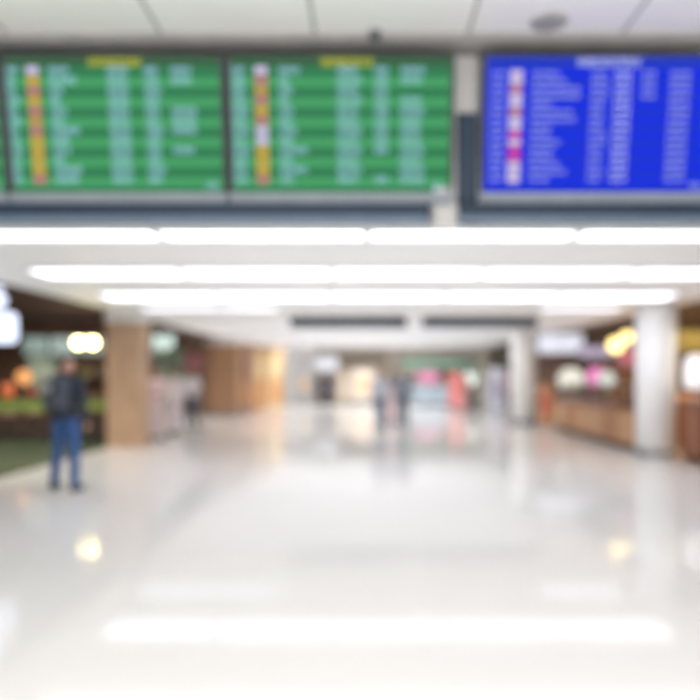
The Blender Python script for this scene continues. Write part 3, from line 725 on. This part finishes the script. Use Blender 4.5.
person('man from behind in dark jacket, blue jeans and grey backpack, standing at the left', 65.5, 490, 1.74, '#2c3444', '#3b5f96', hair='#2a2624', rot=PI-.12, stance=.08, stride=.05, arms='right', pack='#4a505c', headturn=-1.45)
person('person in pink-beige clothes beside the tan column, leftmost of the pale-clothed group', 156, 440, 1.66, '#e8cfd2', '#d2bfc2', rot=.5, skirt=True, longhair=True, arms='front')
person('person in pale lilac clothes in the middle of the group behind the tan column', 174, 434.5, 1.66, '#ece4e8', '#d4c8ce', rot=-.5, skirt=True, longhair=True, arms='down')
person('person in white top and dark navy trousers, rightmost behind the tan column', 192, 428, 1.66, '#d6d2d6', '#4c5266', skin='#b4745c', hair='#5a2f26', rot=.9, stride=.1, arms='front')
person('person in light grey shirt and blue jeans walking mid-hall, left one', 380, 430, 1.64, '#b9bdc8', '#61738c', rot=.1, stride=.1)
person('person in slate top and dark blue jeans walking mid-hall, right one', 403, 428, 1.68, '#7f8794', '#50637c', rot=-.1, stride=-.1)
person('small person in pale pink dress between the two walkers in the middle', 391, 424, 1.48, '#dcc4c4', '#dec8c8', rot=PI, skirt=True, longhair=True)
person('person in dark grey clothes far away under the white lit sign', 322, 405, 1.66, '#58565f', '#4c4c56', rot=.2, stride=.08)
person('person in dusky purple-grey clothes far away, just right of the dark grey one', 331, 404.5, 1.6, '#6c6670', '#5a5862', rot=-.4, stride=.08)
person('person in coral red top and salmon skirt right of the red banner stand', 463, 411, 1.58, '#e08a8a', '#e6a4a0', rot=0, skirt=True, longhair=True)
# suitcase beside the red-topped person
Y = 28.6
t = thing('suitcase', 'dark grey wheeled suitcase beside the person in coral red', 'suitcase', (X(474, Y), Y, 0))
MB().box(-.2, .2, -.12, .12, .06, .62, .03).build('shell', mat('suitcase_grey', '#6b6e72', .5), t)
MB().box(-.12, -.105, .1, .115, .6, .95).box(.105, .12, .1, .115, .6, .95).box(-.12, .12, .095, .12, .94, .97).build('handle', blackm, t)
for sx in (-.15, .15):
    for sy in (-.08, .08): MB().cone((sx-.015, sy, .03), (sx+.015, sy, .03), .03, .03, 12).build('wheel', blackm, t)

# ------------------------------------------------------------------ world, lights, camera
w = bpy.data.worlds.new('World'); sc.world = w; w.use_nodes = True
bg = w.node_tree.nodes['Background']; bg.inputs[0].default_value = (.97, .98, 1, 1); bg.inputs[1].default_value = .5
def area(name, loc, sx, sy, e, col=(1,1,1), rot=(0,0,0), spread=140):
    l = bpy.data.lights.new(name, 'AREA'); l.shape = 'RECTANGLE'; l.size = sx; l.size_y = sy; l.energy = e; l.color = col; l.spread = math.radians(spread)
    o = bpy.data.objects.new(name, l); COL.objects.link(o); o.location = loc; o.rotation_euler = rot; return o
area('hall_fill', (0, 0, CH-.05), 8, 3, 5, (1, .99, .98))  # unseen fill lamp added under the tall ceiling
area('hall_fill', (0, 4.0, CH-.05), 9, .5, 10, (1, .99, .98))  # second unseen fill under the tall ceiling, nearer the boards
area('ceiling_fill', (0, 1.2, 1.9), 9, 3, 370, (1, .985, .97), (PI, 0, 0))  # added fill aimed upward to brighten the tall ceiling, no real fitting
area('hall_fill', (.4, 22, CL-.06), 8, 12, 200, (1, .99, .98))  # added fill for the low hall, spread narrowed so it stays unseen
area('hall_fill', (.4, 30.5, CL-.06), 8, 6, 190, (1, .99, .98))  # the same added fill for the far end of the low hall
area('hall_fill', (.2, 9.6, CL-.06), 8, .6, 15, (1, .99, .98), (math.radians(35), 0, 0))  # small tilted fill added near the front of the low hall
area('cafe_fill', (-7.4, 13, CL-.05), 3.5, 7, 190, (1, .87, .7))  # unseen warm fill added to lighten the cafe interior
area('shop_fill', (-7.4, 21.5, CL-.05), 3, 4, 130, (1, .93, .85))  # unseen fill added to lighten the second shop on the left
area('bakery_fill', (7.6, 15.5, CL-.05), 3, 7, 300, (1, .87, .68))  # unseen warm fill added to lift the dark bakery area
area('storefront_fill', (-7, 30, CL-.05), 3, 4, 120, (1, .9, .8))  # unseen fill added over the far left storefronts
area('far_shop_fill', (.5, 31.2, CL-.06), 9, .8, 150, (1, .98, .97), (math.radians(25), 0, 0), 150)  # added fill tilted at the back wall to brighten the far shops

cd = bpy.data.cameras.new('camera'); cam = bpy.data.objects.new('camera', cd); COL.objects.link(cam)
cam.location = (0, 0, EYE); cam.rotation_euler = (PI/2, 0, 0)
cd.sensor_width = 36; cd.lens = 36*F/700; cd.shift_x = -(VX-350)/700; cd.shift_y = (VY-350)/700
cd.clip_start = .05; cd.clip_end = 200
cd.dof.use_dof = True; cd.dof.focus_distance = 1.95; cd.dof.aperture_fstop = 36/1000/.049
sc.camera = cam
sc.view_settings.view_transform = 'Standard'
sc.view_settings.look = 'None'
sc.view_settings.exposure = .38
